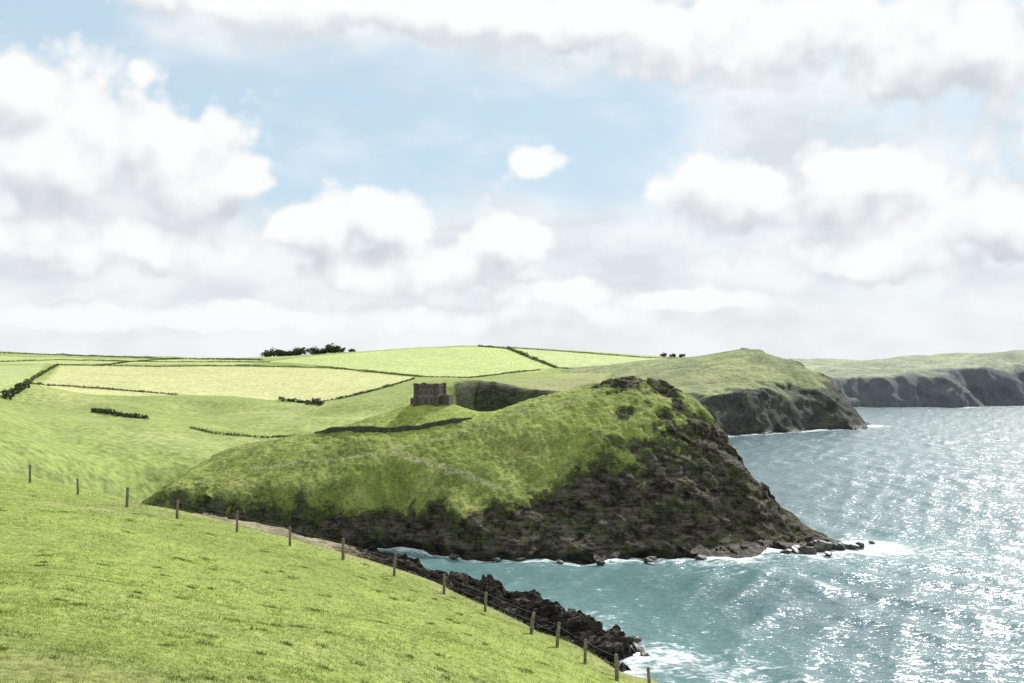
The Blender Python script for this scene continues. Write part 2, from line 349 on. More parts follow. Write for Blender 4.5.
def F_e(X,Y,full=False):
    s=sdf(poly_e,X,Y)+12*fbm(X/60,Y/60,2,3)+9*ridged(X/34,Y/120,3,8)
    T=R_e(X,Y)+7*fbm(X/70,Y/90,3,47);cl=np.where(s>0,1.15*s,.5*s)-.5;Z=smin(T,cl,8.)
    rk=np.maximum(sst(-9,4,T-cl),sst(70,20,s+30*fbm(X/30,Y/30,4,9))*.7)
    f1,c1=worley(X/20,Y/26,61)
    Z=Z+rk*sst(0,12,Z)*(6*ridged(X/30,Y/90,4,43)+3*(c1-.5)-2)+1.2*fbm(X/40,Y/40,3,44)
    return (Z,rk) if full else Z
x=np.arange(200,1250,2.0);y=np.arange(1040,2300,2.8);Y,X=np.meshgrid(y,x,indexing='ij');Z,rock=F_e(X,Y,True)
f1,c1=worley(X/150,Y/110,77)
tint=np.array([.22,.25,.12])+(np.array([.38,.41,.21])-np.array([.22,.25,.12]))*c1[...,None]
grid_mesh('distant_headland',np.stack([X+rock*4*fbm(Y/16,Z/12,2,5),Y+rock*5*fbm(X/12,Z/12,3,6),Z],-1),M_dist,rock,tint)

# ---------------------------------------------------------------- near rocky shore
sp=[(22,186,2.2),(8,208,3.0),(-3,225,3.6),(-17,234,5.0),(-27,235,7.3),(-41,240,10),(-63,241,14.8),(-90,245,18),(10,180,2),(0,160,3),(-20,200,4),(-40,210,8),(-70,210,15),(-90,200,22),(-20,150,8),(20,150,0),(-30,120,10),(-100,150,25)]
R_s=RBF(sp,'xy',30.,1e-3)
poly_s=[(23.5,191),(20,198),(12,212),(2,228),(-13,240),(-28,246),(-42,251),(-64,257),(-95,262),(-130,262),(-130,110),(14,110),(16,160),(20,176),(24.5,184)]
def F_s(X,Y,full=False):
    s=sdf(poly_s,X,Y)+3.0*fbm(X/7,Y/7,3,3)+1.5*fbm(X/2.4,Y/2.4,2,4)
    T=R_s(X,Y);cl=np.where(s>0,1.3*s,.6*s)-.5;Z=smin(T,cl,1.5)
    rk=np.clip(sst(-48,-24,X+8*fbm(X/7,Y/7,3,7))+sst(-1,2,T-cl),0,1)
    xr=X*.8+Y*.6;yr=-X*.6+Y*.8
    f1,c1=worley(xr/6.5+.5*fbm(X/3,Y/3,2,9),yr/3.,51);f2,c2=worley(xr/2.6,yr/1.3,52)
    hh=2.4*(c1-.5)-.4*f1+1.2*(c2-.5)-.2*f2+1.5*ridged(xr/6,yr/4.,4,53)
    sl=(xr*.35+yr*.9)/2.6;sl=sl-np.floor(sl)
    Z=Z+rk*(hh*1.1-1.0*sl+.05)
    return (Z,rk) if full else Z
x=np.arange(-125,36,.3);y=np.arange(140,262,.36);Y,X=np.meshgrid(y,x,indexing='ij');Z,rock=F_s(X,Y,True)
tint=np.zeros(X.shape+(3,))+np.array([.30,.27,.17])
grid_mesh('rocky_shore',np.stack([X+rock*.7*fbm(Y/2,Z/2,3,5),Y+rock*.7*fbm(X/2,Z/2,3,6),Z],-1),M_shore,rock,tint,smooth=False)

# ---------------------------------------------------------------- sea
m,t,b=mat('sea_water');M_sea=m
pos=t.new('ShaderNodeNewGeometry').outputs['Position']
fo=t.new('ShaderNodeAttribute',attribute_name='foam').outputs['Fac'];cr=t.new('ShaderNodeAttribute',attribute_name='crest').outputs['Fac'];sw=t.new('ShaderNodeAttribute',attribute_name='shallow').outputs['Fac']
rot=t.new('ShaderNodeMapping',{'Vector':pos,'Rotation':(0,0,math.radians(-18)),'Scale':(.6,1.,1)}).outputs[0]
a2=t.noise(rot,.16,4,.65,.2)
big=t.noise(pos,.012,3,.5)
c=t.mix(t.mr(big,.35,.65),(.062,.132,.148),(.09,.168,.18))
c=t.mix(sw,c,(.125,.24,.24))
c=t.mix(t.mr(t.m('ADD',a2,t.m('MULTIPLY',cr,.3)),.4,.75,0,.6),c,(.19,.275,.285))
fz=t.m('ADD',t.m('MULTIPLY',fo,1.05),t.m('MULTIPLY',t.m('SUBTRACT',t.noise(rot,.45,6,.74,.8),.5),2.4))
f1=t.mr(fz,.38,1.0)
wc=t.m('ADD',t.m('MULTIPLY',cr,.3),t.noise(rot,.6,5,.7,.3))
f2=t.mr(wc,.66,.80)
ff=t.m('MAXIMUM',f1,t.m('MULTIPLY',f2,.5))
c=t.mix(ff,c,(.82,.85,.86))
t.l.new(c,b.inputs['Base Color']);t.l.new(t.mr(ff,0.,1.,.24,.8,False),b.inputs['Roughness']);b.inputs['IOR'].default_value=1.33
nc=t.noise(rot,.95,5,.78,.1,True);nc2=t.noise(rot,3.4,2,.6,0.,True)
dn=t.vm('ADD',t.vm('MULTIPLY',t.vm('SUBTRACT',nc,(.5,.5,.5)),(1.35,1.35,0)),t.vm('MULTIPLY',t.vm('SUBTRACT',nc2,(.5,.5,.5)),(.8,.8,0)))
gn=t.new('ShaderNodeNewGeometry').outputs['Normal']
t.l.new(t.vm('NORMALIZE',t.vm('ADD',gn,dn)),b.inputs['Normal'])
u=np.concatenate([[-20,-4,-1.2],np.linspace(-.5,.75,640),[1.5,4,20]]);D=H/np.linspace(H/120.,H/1500.,680);D=np.concatenate([[1.,40.],D,np.array([1700,2200,3000,5000,9000,20000.])])
Dg,U=np.meshgrid(D,u,indexing='ij');X=U*Dg;Y=Dg
wv=np.zeros(X.shape)
for i in range(16):
    a=math.radians(205+rng.normal()*30);L=4+i*1.5;k=2*np.pi/L;am=.030*L*.42
    ph=k*(X*math.cos(a)+Y*math.sin(a))+rng.random()*6.28+2.2*vn(X/(L*2.2),Y/(L*2.2),200+i)
    wv+=am*(1-np.abs(np.sin(ph/2))*2)*(.6+.8*vn(X/40+i*3,Y/40,250+i))
fade=sst(1500,500,Y)*(U>-.55)*(U<.8);Z=wv*.75*fade
sd=np.maximum.reduce([sdf(p_,X,Y) for p_ in(poly_h,poly_s,poly_c,poly_d,poly_e)])
dist=np.maximum(-sd,0)
wd=np.where(Y<450,1.,1.8)
foam=np.clip(1-dist/(11*wd),0,1)**1.3*.76
for (cx,cy,r,am) in((108,290,20,.65),(88,280,20,.45),(31,184,12,.55),(36,170,16,.45),(18,212,9,.3),(0,262,18,.2),(300,800,35,.3),(60,268,24,.45),(45,180,22,.3),(125,292,22,.3)):
    foam=np.maximum(foam,am*np.clip(1-np.hypot(X-cx,(Y-cy)*.8)/r,0,1)**.7+foam*.5)
shallow=np.clip(1-dist/45,0,1)*(Y<330)
grid_mesh('sea',np.stack([X,Y,Z],-1),M_sea,None,None,{'foam':foam,'crest':np.clip(wv,-1,1.5),'shallow':shallow},zcut=-10)

# ---------------------------------------------------------------- grass blades in the foreground
def blade_mat(nm,c1,c2,c3):
    m,t,b=mat(nm);pos=t.new('ShaderNodeNewGeometry').outputs['Position']
    c=t.mix(t.mr(t.noise(pos,.5,3,.6),.35,.65),c1,c2);c=t.mix(t.mr(t.noise(pos,3.,2),.55,.75,0,.5),c,c3)
    t.l.new(c,b.inputs['Base Color']);b.inputs['Roughness'].default_value=.7;b.inputs['Specular IOR Level'].default_value=.15
    tr=t.new('ShaderNodeBsdfTranslucent',{'Color':c});mx=t.new('ShaderNodeMixShader',{0:.4,1:b.outputs[0],2:tr.outputs[0]});t.l.new(mx.outputs[0],t.n['Material Output'].inputs[0]);return m
M_bl=blade_mat('grass_blade',(.18,.25,.05),(.28,.335,.08),(.35,.33,.16));M_tu=blade_mat('rush_blade',(.10,.15,.035),(.16,.20,.05),(.2,.2,.09))
def blades(name,X,Y,hgt,nb,mt,label,spread=.09,lean=.7,wk=1.):
    Z=F_fg(X,Y);n=len(X);VV=[]
    for k in range(nb):
        a=rng.uniform(0,6.28,n);r=rng.uniform(0,spread,n)*(1+Y/30);bx=X+np.cos(a)*r;by=Y+np.sin(a)*r
        w=(.005+Y*.0003)*wk;th=rng.uniform(0,3.14,n);ln=rng.normal(0,lean,(2,n))*hgt
        VV.append(np.stack([np.stack([bx-np.cos(th)*w,by-np.sin(th)*w,Z-.02],-1),np.stack([bx+np.cos(th)*w,by+np.sin(th)*w,Z-.02],-1),np.stack([bx+ln[0],by+ln[1],Z+hgt*rng.uniform(.6,1.2,n)],-1)],1))
    VV=np.concatenate(VV).reshape(-1,3);g=tri_mesh(name,VV,np.arange(len(VV)).reshape(-1,3),mt);tag(g,label,'grass',kind='stuff')
N=95000
uu=rng.uniform(-.56,.2,N);DD=np.exp(rng.uniform(np.log(7.),np.log(70.),N));X=uu*DD;Y=DD
keep=(vn(X/1.1,Y/1.1,300)+.6*vn(X/.4,Y/.4,301)+rng.uniform(-1.3,1.3,N))>-.4
X=X[keep];Y=Y[keep]
hgt=(.016+.022*rng.random(len(X))+.018*sst(0,.8,vn(X/2.5,Y/2.5,302)))*(.8+Y/110)
blades('grass',X,Y,hgt,4,M_bl,'short yellow green grass covering the sloping pasture in front of the fence')
nc_=130;uc=rng.uniform(-.55,.18,nc_);Dc=np.exp(rng.uniform(np.log(16.),np.log(64.),nc_));rc_=rng.uniform(.06,.2,nc_)
X=np.repeat(uc*Dc,40)+rng.normal(0,1,nc_*40)*np.repeat(rc_,40);Y=np.repeat(Dc,40)+rng.normal(0,1,nc_*40)*np.repeat(rc_,40)
blades('grass_tufts',X,Y,rng.uniform(.03,.08,len(X)),3,M_tu,'small darker tufts of coarse grass dotted over the sloping pasture',.03,.4,.9)

# ---------------------------------------------------------------- simple materials
def simple(name,c1,c2,scale,rough=.9,bump=.3,bd=.05):
    m,t,b=mat(name);pos=t.new('ShaderNodeTexCoord').outputs['Object'];n=t.noise(pos,scale,4,.65)
    t.l.new(t.mix(t.mr(n,.3,.7),c1,c2),b.inputs['Base Color']);b.inputs['Roughness'].default_value=rough
    t.l.new(t.new('ShaderNodeBump',{'Strength':bump,'Distance':bd,'Height':n}).outputs[0],b.inputs['Normal']);return m
M_post=simple('weathered_post',(.10,.08,.06),(.24,.2,.15),6)
M_wire=simple('galvanised_wire',(.25,.25,.25),(.35,.35,.35),5,.5)
M_leaf=simple('dark_leaves',(.03,.045,.018),(.08,.11,.035),1.2,.8,.2)
M_hedge=simple('hedge_leaves',(.07,.09,.03),(.17,.195,.07),.4,.9,.2)
M_bark=simple('bark',(.05,.04,.03),(.12,.1,.08),3)
M_rock=simple('wet_black_rock',(.012,.012,.012),(.07,.065,.055),.9,.5,.9,.4)
def masonry(name,c1,c2,c3):
    m,t,b=mat(name);pos=t.new('ShaderNodeTexCoord').outputs['Object']
    v=t.new('ShaderNodeTexVoronoi',{'Vector':t.vm('MULTIPLY',pos,(1.6,1.6,3.2)),'Scale':1.},feature='F1');e=t.new('ShaderNodeTexVoronoi',{'Vector':t.vm('MULTIPLY',pos,(1.6,1.6,3.2)),'Scale':1.},feature='DISTANCE_TO_EDGE')
    sp_=t.new('ShaderNodeSeparateXYZ',{0:v.outputs['Color']})
    c=t.mix(sp_.outputs[0],c1,c2);c=t.mix(t.mr(e.outputs['Distance'],0.,.08,1.,0.),c,c3)
    t.l.new(c,b.inputs['Base Color']);b.inputs['Roughness'].default_value=.95
    t.l.new(t.new('ShaderNodeBump',{'Strength':.6,'Distance':.05,'Height':t.mr(e.outputs['Distance'],0.,.1)}).outputs[0],b.inputs['Normal']);return m
M_stone=masonry('rubble_stone',(.07,.056,.046),(.14,.11,.088),(.11,.092,.078))
M_dress=simple('dressed_stone',(.24,.21,.18),(.34,.305,.26),2)
M_glass=simple('dark_window_glass',(.012,.014,.016),(.02,.022,.025),1,.25,.05)
M_door=simple('painted_timber',(.03,.035,.035),(.05,.06,.06),4)
M_lead=simple('lead_roof',(.12,.12,.13),(.18,.18,.19),1)

# ---------------------------------------------------------------- fence
posts=[(30,483),(78,495),(127,507),(177,519),(237,532),(290,546),(343,560),(394,576),(444,594),(485,612),(531,634),(557,647),(585,664),(617,681),(650,697),(-22,472),(-75,461)]
posts=sorted(posts)
g=[hit(F_fg,a,b_,38,72) for a,b_ in posts]
fence=empty('wire_fence',g[2])
tag(fence,'post and wire fence running down the edge of the near green pasture','fence')
tops=[]
for i,(x_,y_,z_) in enumerate(g):
    bm=bmesh.new();hh_=1.2+random.uniform(-.15,.12);r=.07+random.random()*.03
    tx,ty=random.uniform(-.1,.1),random.uniform(-.05,.05)
    if i in(12,):tx=.14
    tube(bm,[(0,0,-.35),(tx*.3,ty*.3,hh_*.4),(tx*.95,ty*.95,hh_-.05),(tx,ty,hh_)],[r*1.05,r,r*.93,r*.6],9)
    o=bobj('post',bm,M_post,fence,False);o.location=Vector((x_,y_,z_))-Vector(g[2]);tops.append((x_,y_,z_,tx,ty,hh_))
for hz in(.35,.7,1.08):
    bm=bmesh.new();pts=[]
    for a,b_ in zip(tops[:-1],tops[1:]):
        for k in range(4):
            q=k/4;pts.append((a[0]+(b_[0]-a[0])*q-g[2][0],a[1]+(b_[1]-a[1])*q-.09-g[2][1],a[2]+(b_[2]-a[2])*q+hz-.06*math.sin(q*math.pi)-g[2][2]))
    tube(bm,pts,[.004]*len(pts),5);bobj('wire',bm,M_wire,fence)

# ---------------------------------------------------------------- castle
cy=343.;cx=(430-512)*.343;cz=float(F_head(np.array([cx]),np.array([cy-3]))[0])
castle=empty('castle_folly',(cx,cy,cz-.1),math.radians(-16))
tag(castle,'small square stone castle folly with battlements and arched windows on the green mound','castle')
Wd=3.8;Ht=5.9
bm=bmesh.new();box(bm,-Wd,Wd,-Wd,Wd,-2,Ht);bobj('wall',bm,M_stone,castle)
bm=bmesh.new();box(bm,-Wd+.35,Wd-.35,-Wd+.35,Wd-.35,Ht+.01,Ht+.15);bobj('roof',bm,M_lead,castle)
for sx in(-1,1):
    for sy in(-1,1):
        bm=bmesh.new();px_,py_=sx*Wd,sy*Wd
        tube(bm,[(px_,py_,-2),(px_,py_,2.7),(px_,py_,2.8),(px_,py_,Ht+.6),(px_,py_,Ht+.65),(px_,py_,Ht+.95)],[.95,.9,.75,.75,.85,.85],8)
        tw=bobj('turret',bm,M_stone,castle)
        bm=bmesh.new();tube(bm,[(px_,py_,Ht+.94),(px_,py_,Ht+1.0)],[.8,.8],8)
        for k in range(6):
            a=k*math.pi/3;box(bm,px_+math.cos(a)*.62-.17,px_+math.cos(a)*.62+.17,py_+math.sin(a)*.62-.17,py_+math.sin(a)*.62+.17,Ht+.97,Ht+1.22)
        bobj('battlement',bm,M_stone,tw)
bm=bmesh.new()
for sgn in(-1,1):
    for k in range(5):
        c_=-Wd+1.2+k*(2*Wd-2.4)/4
        box(bm,c_-.4,c_+.4,sgn*Wd-.2,sgn*Wd+.2,Ht+.5,Ht+.95);box(bm,sgn*Wd-.2,sgn*Wd+.2,c_-.4,c_+.4,Ht+.5,Ht+.95)
    box(bm,-Wd+.1,Wd-.1,sgn*Wd-.22,sgn*Wd+.22,Ht-.02,Ht+.52);box(bm,sgn*Wd-.23,sgn*Wd+.23,-Wd+.1,Wd-.1,Ht-.03,Ht+.53)
bobj('battlement',bm,M_stone,castle)
bm=bmesh.new()
for sgn in(-1,1):
    box(bm,-Wd-.1,Wd+.1,sgn*(Wd+.06)-.08,sgn*(Wd+.06)+.08,2.65,2.9);box(bm,sgn*(Wd+.06)-.09,sgn*(Wd+.06)+.09,-Wd-.1,Wd+.1,2.64,2.91)
bobj('string_course',bm,M_dress,castle)
def arch(w,h,d,n=6):
    pts=[(-w/2,0),(w/2,0)]
    hs=h*.6
    for k in range(n+1):
        a=k/n;pts.append((w/2*(1-a)**.8 if a<1 else 0,hs+(h-hs)*math.sin(a*math.pi/2)))
    for k in range(n-1,-1,-1):
        a=k/n;pts.append((-(w/2)*(1-a)**.8,hs+(h-hs)*math.sin(a*math.pi/2)))
    bm=bmesh.new();f=[bm.verts.new((p[0],-d,p[1])) for p in pts];bk=[bm.verts.new((p[0],.05,p[1])) for p in pts]
    bm.faces.new(f);bm.faces.new(bk[::-1])
    for k in range(len(pts)):bm.faces.new((f[k],bk[k],bk[(k+1)%len(pts)],f[(k+1)%len(pts)]))
    return bm
for face in range(4):
    rz=face*math.pi/2
    for row,(zz,hh_) in enumerate(((.6,1.7),(3.35,2.0))):
        for k in(-1,0,1):
            isd=(face==3 and row==0 and k==0) or (face==0 and row==0 and k==0)
            nm='door' if isd else 'window'
            w_=1.25 if isd else 1.1;hz=2.1 if isd else hh_;z_=0.2 if isd else zz
            loc=Matrix.Rotation(rz,4,'Z')@Vector((k*1.9,-Wd,z_))
            fr=bobj(nm,arch(w_,hz,.10),M_door if isd else M_glass,castle);fr.location=loc;fr.rotation_euler=(0,0,rz)
            bm=bmesh.new()
            box(bm,-w_/2-.12,-w_/2+.02,-.16,.02,-.2,hz*.65);box(bm,w_/2-.02,w_/2+.12,-.16,.02,-.2,hz*.65)
            n=5
            for s_ in(-1,1):
                pr=None
                for q in range(n+1):
                    a=q/n;pt=(s_*(w_/2+.06)*(1-a)**.8 if a<1 else 0,-.08,hz*.6+(hz*.4+.06)*math.sin(a*math.pi/2))
                    if pr:tube(bm,[pr,pt],[.1,.1],6)
                    pr=pt
            if not isd:box(bm,-.03,.03,-.14,-.09,-.15,hz);box(bm,-w_/2-.15,w_/2+.15,-.2,.02,-.22,-.1)
            bobj('frame',bm,M_dress,fr)
for nm_,x0,x1,y0,y1,h_ in(('side_wing',Wd+.7,Wd+3.8,-1.9,2.6,2.9),('side_wing',-Wd-2.6,-Wd-.7,-2.,1.6,1.7)):
    bm=bmesh.new();box(bm,x0,x1,y0,y1,-2,h_);ex=bobj(nm_,bm,M_stone,castle)
    bm=bmesh.new();box(bm,x0-.05,x1+.05,y0-.05,y1+.05,h_+.003,h_+.12)
    k=x0
    while k<x1-.3:box(bm,k,k+.4,y0,y0+.35,h_+.1,h_+.35);k+=.8
    bobj('battlement',bm,M_stone,ex)
# stone walls
def wall_strip(name,pts,F,h,w,mat_,label,cat,jit=.25):
    bm=bmesh.new();rows=[]
    dense=[]
    for a,b_ in zip(pts[:-1],pts[1:]):
        L=math.hypot(b_[0]-a[0],b_[1]-a[1]);k=max(2,int(L/1.0))
        for q in range(k):dense.append((a[0]+(b_[0]-a[0])*q/k,a[1]+(b_[1]-a[1])*q/k))
    dense.append(pts[-1][:2]);A=np.array(dense)
    for _ in range(6):A[1:-1]=(A[:-2]+A[1:-1]*2+A[2:])/4
    zz=F(A[:,0],A[:,1]);zz=np.convolve(np.pad(zz,2,'edge'),np.ones(5)/5,'valid')
    o0=Vector((A[0,0],A[0,1],zz[0]));nA=len(A)
    for i in range(nA):
        d=A[min(i+1,nA-1)]-A[max(i-1,0)];d=d/(np.linalg.norm(d)+1e-9);nx,ny=-d[1],d[0]
        hh_=h*(1+jit*float(vn(np.array([i/3.]),np.array([.5]),9)[0]))*min(1,.25+i/8,.25+(nA-1-i)/8);r=[]
        for s_,z_ in((-.6,-1.5),(-.5,.0),(-.38,.9),(0,1.03),(.38,.9),(.5,0),(.6,-1.5)):
            r.append(bm.verts.new(Vector((A[i,0]+nx*s_*w+random.uniform(-.06,.06),A[i,1]+ny*s_*w+random.uniform(-.06,.06),zz[i]+(z_*hh_ if z_>0 else z_)))-o0))
        rows.append(r)
    for r0,r1 in zip(rows[:-1],rows[1:]):
        for k in range(6):bm.faces.new((r0[k],r0[k+1],r1[k+1],r1[k]))
    bm.faces.new(rows[0]);bm.faces.new(rows[-1][::-1])
    o=bobj(name,bm,mat_);o.location=o0;return tag(o,label,cat)
wl=[hit(F_head,a,b_,300,350)[:2] for a,b_ in((316,433),(335,432),(355,432),(380,431),(405,430),(430,427),(450,423),(472,418))]
M_bank=simple('mossy_wall',(.028,.03,.02),(.075,.08,.04),.7)
wall_strip('stone_wall',wl,F_head,1.5,1.3,M_bank,'long low dark stone wall curving around the foot of the castle mound','wall',.3)

# ---------------------------------------------------------------- foliage
def clumps(points,size,n_each,seed=0):
    r=np.random.default_rng(seed);pts=np.repeat(np.asarray(points),n_each,0);n=len(pts)
    pts=pts+r.normal(0,.45,(n,3))*size
    s=size*r.uniform(.35,.8,n)
    a=r.normal(0,1,(n,3));a/=np.linalg.norm(a,axis=1)[:,None];b_=np.cross(a,r.normal(0,1,(n,3)));b_/=np.linalg.norm(b_,axis=1)[:,None]
    s=s[:,None];q=np.stack([pts-a*s-b_*s*.3,pts-b_*s*.7+a*s*.1,pts+a*s+b_*s*.2,pts+b_*s*.7],1).reshape(-1,3)
    return q,np.arange(len(q)).reshape(-1,4)
def hedge(name,line,F,h,w,label,cat='hedge',group=None,mat_=None,den=1.):
    pts=[]
    r=np.random.default_rng(len(line)*7+int(abs(line[0][0])))
    for a,b_ in zip(line[:-1],line[1:]):
        L=math.hypot(b_[0]-a[0],b_[1]-a[1]);k=max(2,int(L/(w*.4)*den))
        for q in range(k):
            tt=(q+r.random())/k;pts.append((a[0]+(b_[0]-a[0])*tt+r.normal()*w*.25,a[1]+(b_[1]-a[1])*tt+r.normal()*w*.25))
    A=np.array(pts);zz=F(A[:,0],A[:,1]);hs=h*(.5+.8*np.clip(.5+.9*vn(A[:,0]/17,A[:,1]/17,5),0,1))
    Pn=np.concatenate([np.c_[A,zz+hs*f_] for f_ in(.1,.4,.75)])
    o0=np.array([A[0,0],A[0,1],zz[0]]);V,Fc=clumps(Pn-o0,w*.55,3,3)
    o=tri_mesh(name,V,Fc,mat_ or M_hedge);o.location=o0;return tag(o,label,cat,group)
HL=[([(28,384),(100,389),(178,395)],560,1100,.9,'hedge along the lower left edge of the pale yellow field'),
([(58,365),(44,373),(24,385)],560,1150,1.8,'hedge slanting down the left end of the pale yellow field'),
([(60,365),(160,367),(235,366),(330,368),(420,377)],800,1150,1.4,'long hedge along the top of the pale yellow field'),
([(-20,352.5),(80,356),(170,359),(262,360.5)],1000,1530,1.9,'hedge along the skyline at the far left'),
([(0,362),(60,360),(150,362),(270,362.5)],900,1400,1.4,'hedge between the two top left fields'),
([(414,379),(385,388),(350,397),(322,402)],560,900,1.3,'hedge slanting down the right end of the pale yellow field'),
([(478,346.5),(508,349),(530,358),(556,368)],850,1310,2.6,'dark hedge running down the bright green hill'),
([(510,348),(560,351.5),(640,357.5),(700,359.5)],1000,1290,1.4,'hedge along the skyline right of the bright green hill'),
([(556,368),(600,371),(650,370),(700,362)],800,1200,1.3,'hedge under the right hand hillside field'),
([(420,377),(470,378),(540,370)],750,1150,1.2,'hedge along the bottom of the bright green hill'),
([(100,366),(130,362),(175,359)],850,1480,1.2,'short hedge slanting between the top left fields'),
([(190,428),(215,434),(265,438),(300,436)],320,600,.8,'low hedge in the valley left of the castle mound')]
for pts,d0,d1,hh_,lb in HL:
    ln=hitline(F_farm,pts,d0,d1,7);hedge('hedgerow',[l[:2] for l in ln],F_farm,hh_,max(1.3 if d0>400 else .9,hh_*.9),lb)
for pts,d0,d1,hh_,lb in[([(4,399),(14,394),(26,387)],420,900,2.8,'dense dark thicket at the far left edge beside the hedge'),
 ([(93,412),(110,414),(128,417),(146,419)],400,700,1.5,'dark line of bushes in the green valley on the left'),
 ([(280,401),(296,402),(322,405)],480,750,2.0,'small dark thicket below the pale yellow field')]:
    ln=hitline(F_farm,pts,d0,d1,4);hedge('thicket',[l[:2] for l in ln],F_farm,hh_,hh_*1.1,lb,'bushes',None,M_leaf,1.6)
# trees
def make_tree(seed):
    r=random.Random(seed);root=empty('round_tree',(0,0,0))
    bm=bmesh.new();tube(bm,[(0,0,-.5),(.1,0,1.),(.2,.1,2.5),(.1,.2,5)],[.45,.36,.28,.12],8)
    for k in range(6):
        a=k*1.05+r.random();z0=1.2+k*.4;tube(bm,[(.1,0,z0),(math.cos(a)*1.6,math.sin(a)*1.6,z0+1.2),(math.cos(a)*2.8,math.sin(a)*2.8,z0+2.0)],[.16,.1,.04],6)
    bobj('trunk',bm,M_bark,root)
    pts=[]
    for k in range(34):
        a=r.random()*6.28;q=r.random()**.5*4.2;z_=3.6+r.uniform(-2.4,3.2)*(1-q/6.5);c0=(math.cos(a)*q,math.sin(a)*q,z_)
        for j in range(8):pts.append([c0[i]+r.gauss(0,.55) for i in range(3)])
    V,Fc=clumps(np.array(pts),.9,3,seed);tri_mesh('crown',V,Fc,M_leaf,root);return root
protos=[make_tree(s_) for s_ in(1,2,3)]
def place(src,loc,sc,rz,label,group):
    r=src.copy();COL.objects.link(r);r.location=loc;r.scale=(sc*1.15,sc*1.15,sc);r.rotation_euler=(0,0,rz)
    for ch in src.children:
        c_=ch.copy();COL.objects.link(c_);c_.parent=r
    tag(r,label,'tree',group)
k=0
for px_ in(268,274,281,288,294,300,313,319,326,332,338,352):
    Dd=1380;x_=(px_-512)*Dd/1000;z_=float(F_farm(np.array([x_]),np.array([Dd*1.]))[0])
    place(protos[k%3],(x_,Dd,z_-.8),(1.5,2.0,1.7,1.35)[k%4]*(1. if px_<340 else .7),k*1.7,'dark round tree in the clump on the skyline left of the green hill','dark trees in the skyline clump');k+=1
for px_,lb in((664,'round tree at the left of the small row on the skyline behind the headland'),(673,'round tree in the middle of the small row on the skyline behind the headland'),(682,'round tree at the right of the small row on the skyline behind the headland')):
    Dd=1230;x_=(px_-512)*Dd/1000;z_=float(F_farm(np.array([x_]),np.array([Dd*1.]))[0]);place(protos[k%3],(x_,Dd,z_-.8),.8,k,lb,None);k+=1
for p_ in protos:
    for ch in list(p_.children):bpy.data.objects.remove(ch)
    bpy.data.objects.remove(p_)
# boulders
def boulder(seed,sx,sy,sz):
    bm=bmesh.new();bmesh.ops.create_icosphere(bm,subdivisions=4,radius=1)
    co=np.array([v.co[:] for v in bm.verts]);r=np.random.default_rng(seed)
    for k in range(16):
        d=r.normal(0,1,3);d/=np.linalg.norm(d);lim=r.uniform(.5,.8);pr=co@d;ov=np.maximum(pr-lim,0);co=co-ov[:,None]*d*.95
    nz=fbm(co[:,0]*3+co[:,2]*2,co[:,1]*3-co[:,2],3,seed);co=co*(1+.12*nz[:,None])*np.array([sx,sy,sz])
    for v,c_ in zip(bm.verts,co):v.co=c_
    me=bpy.data.meshes.new('boulder');bm.to_mesh(me);bm.free();me.materials.append(M_rock);return me
bms=[boulder(s_,1.6,1.3,1.) for s_ in range(6)]
def boulders(lst,label,group):
    for i,(px_,py_,s_) in enumerate(lst):
        Dd=H*1000/(py_-Y0);o=bpy.data.objects.new('boulder',bms[i%6]);COL.objects.link(o)
        o.location=((px_-512)*Dd/1000,Dd,.1*s_);o.scale=(s_,s_,s_*random.uniform(.6,.9));o.rotation_euler=(random.uniform(-.3,.3),random.uniform(-.3,.3),random.uniform(0,6))
        tag(o,label,'rock',group)
boulders([(795,551,2.2),(808,552,2.1),(822,549,2.8),(838,548,2.4),(850,548,1.8),(860,546,1.4),(828,554,1.2),(785,553,1.4),(872,543,1.0),(815,546,2.4)],'black wet boulder at the low seaward tip of the castle headland','boulders at the headland tip')
boulders([(520,560,1.3),(497,560,1.),(600,563,1.2),(650,560,1.5),(700,558,1.3),(560,563,.9),(455,557,1.1)],'black boulder in the foam at the foot of the headland cliff','boulders at the cliff foot')
boulders([(628,652,1.3),(638,649,1.2),(644,655,.8),(632,641,1.3),(612,637,1.2)],'black jagged boulder at the end of the near rock spur','boulders on the near rock spur')

# ---------------------------------------------------------------- light
sd_=Vector((math.sin(SUN_AZ)*math.cos(SUN_EL),math.cos(SUN_AZ)*math.cos(SUN_EL),math.sin(SUN_EL)))
L=bpy.data.lights.new('sun','SUN');L.energy=5.0;L.angle=math.radians(.5);L.color=(1,.96,.89)
lo=bpy.data.objects.new('sun',L);COL.objects.link(lo);lo.rotation_euler=(-sd_).to_track_quat('-Z','Y').to_euler()

# ---------------------------------------------------------------- world: sky and clouds
wd_=bpy.data.worlds.new('World');S.world=wd_;wd_.use_nodes=True;t=NT(wd_.node_tree)
try:
    wd_.cycles.sampling_method='NONE'
except Exception:pass
grp=bpy.data.node_groups.new('cloud_density','ShaderNodeTree')
grp.interface.new_socket('Vector',in_out='INPUT',socket_type='NodeSocketVector');grp.interface.new_socket('Density',in_out='OUTPUT',socket_type='NodeSocketFloat')
q=NT(grp);p=q.new('NodeGroupInput').outputs[0]
def blobs(q,p,B,k=.25):
    cur=None
    for bb in B:
        bx,by,rx,ry=bb[:4]
        az=math.atan((bx-512)/1000.);el=math.atan((Y0-by)/1000.*math.cos(az));ix=1000./rx;iy=1000./ry
        ln=q.vm('LENGTH',q.vm('MULTIPLY_ADD',p,(ix,iy,0),(-az*ix,-el*iy,0)))
        if len(bb)>4:ln=q.m('ADD',ln,bb[4])
        cur=ln if cur is None else q.m('SMOOTH_MIN',cur,ln,k)
    return cur
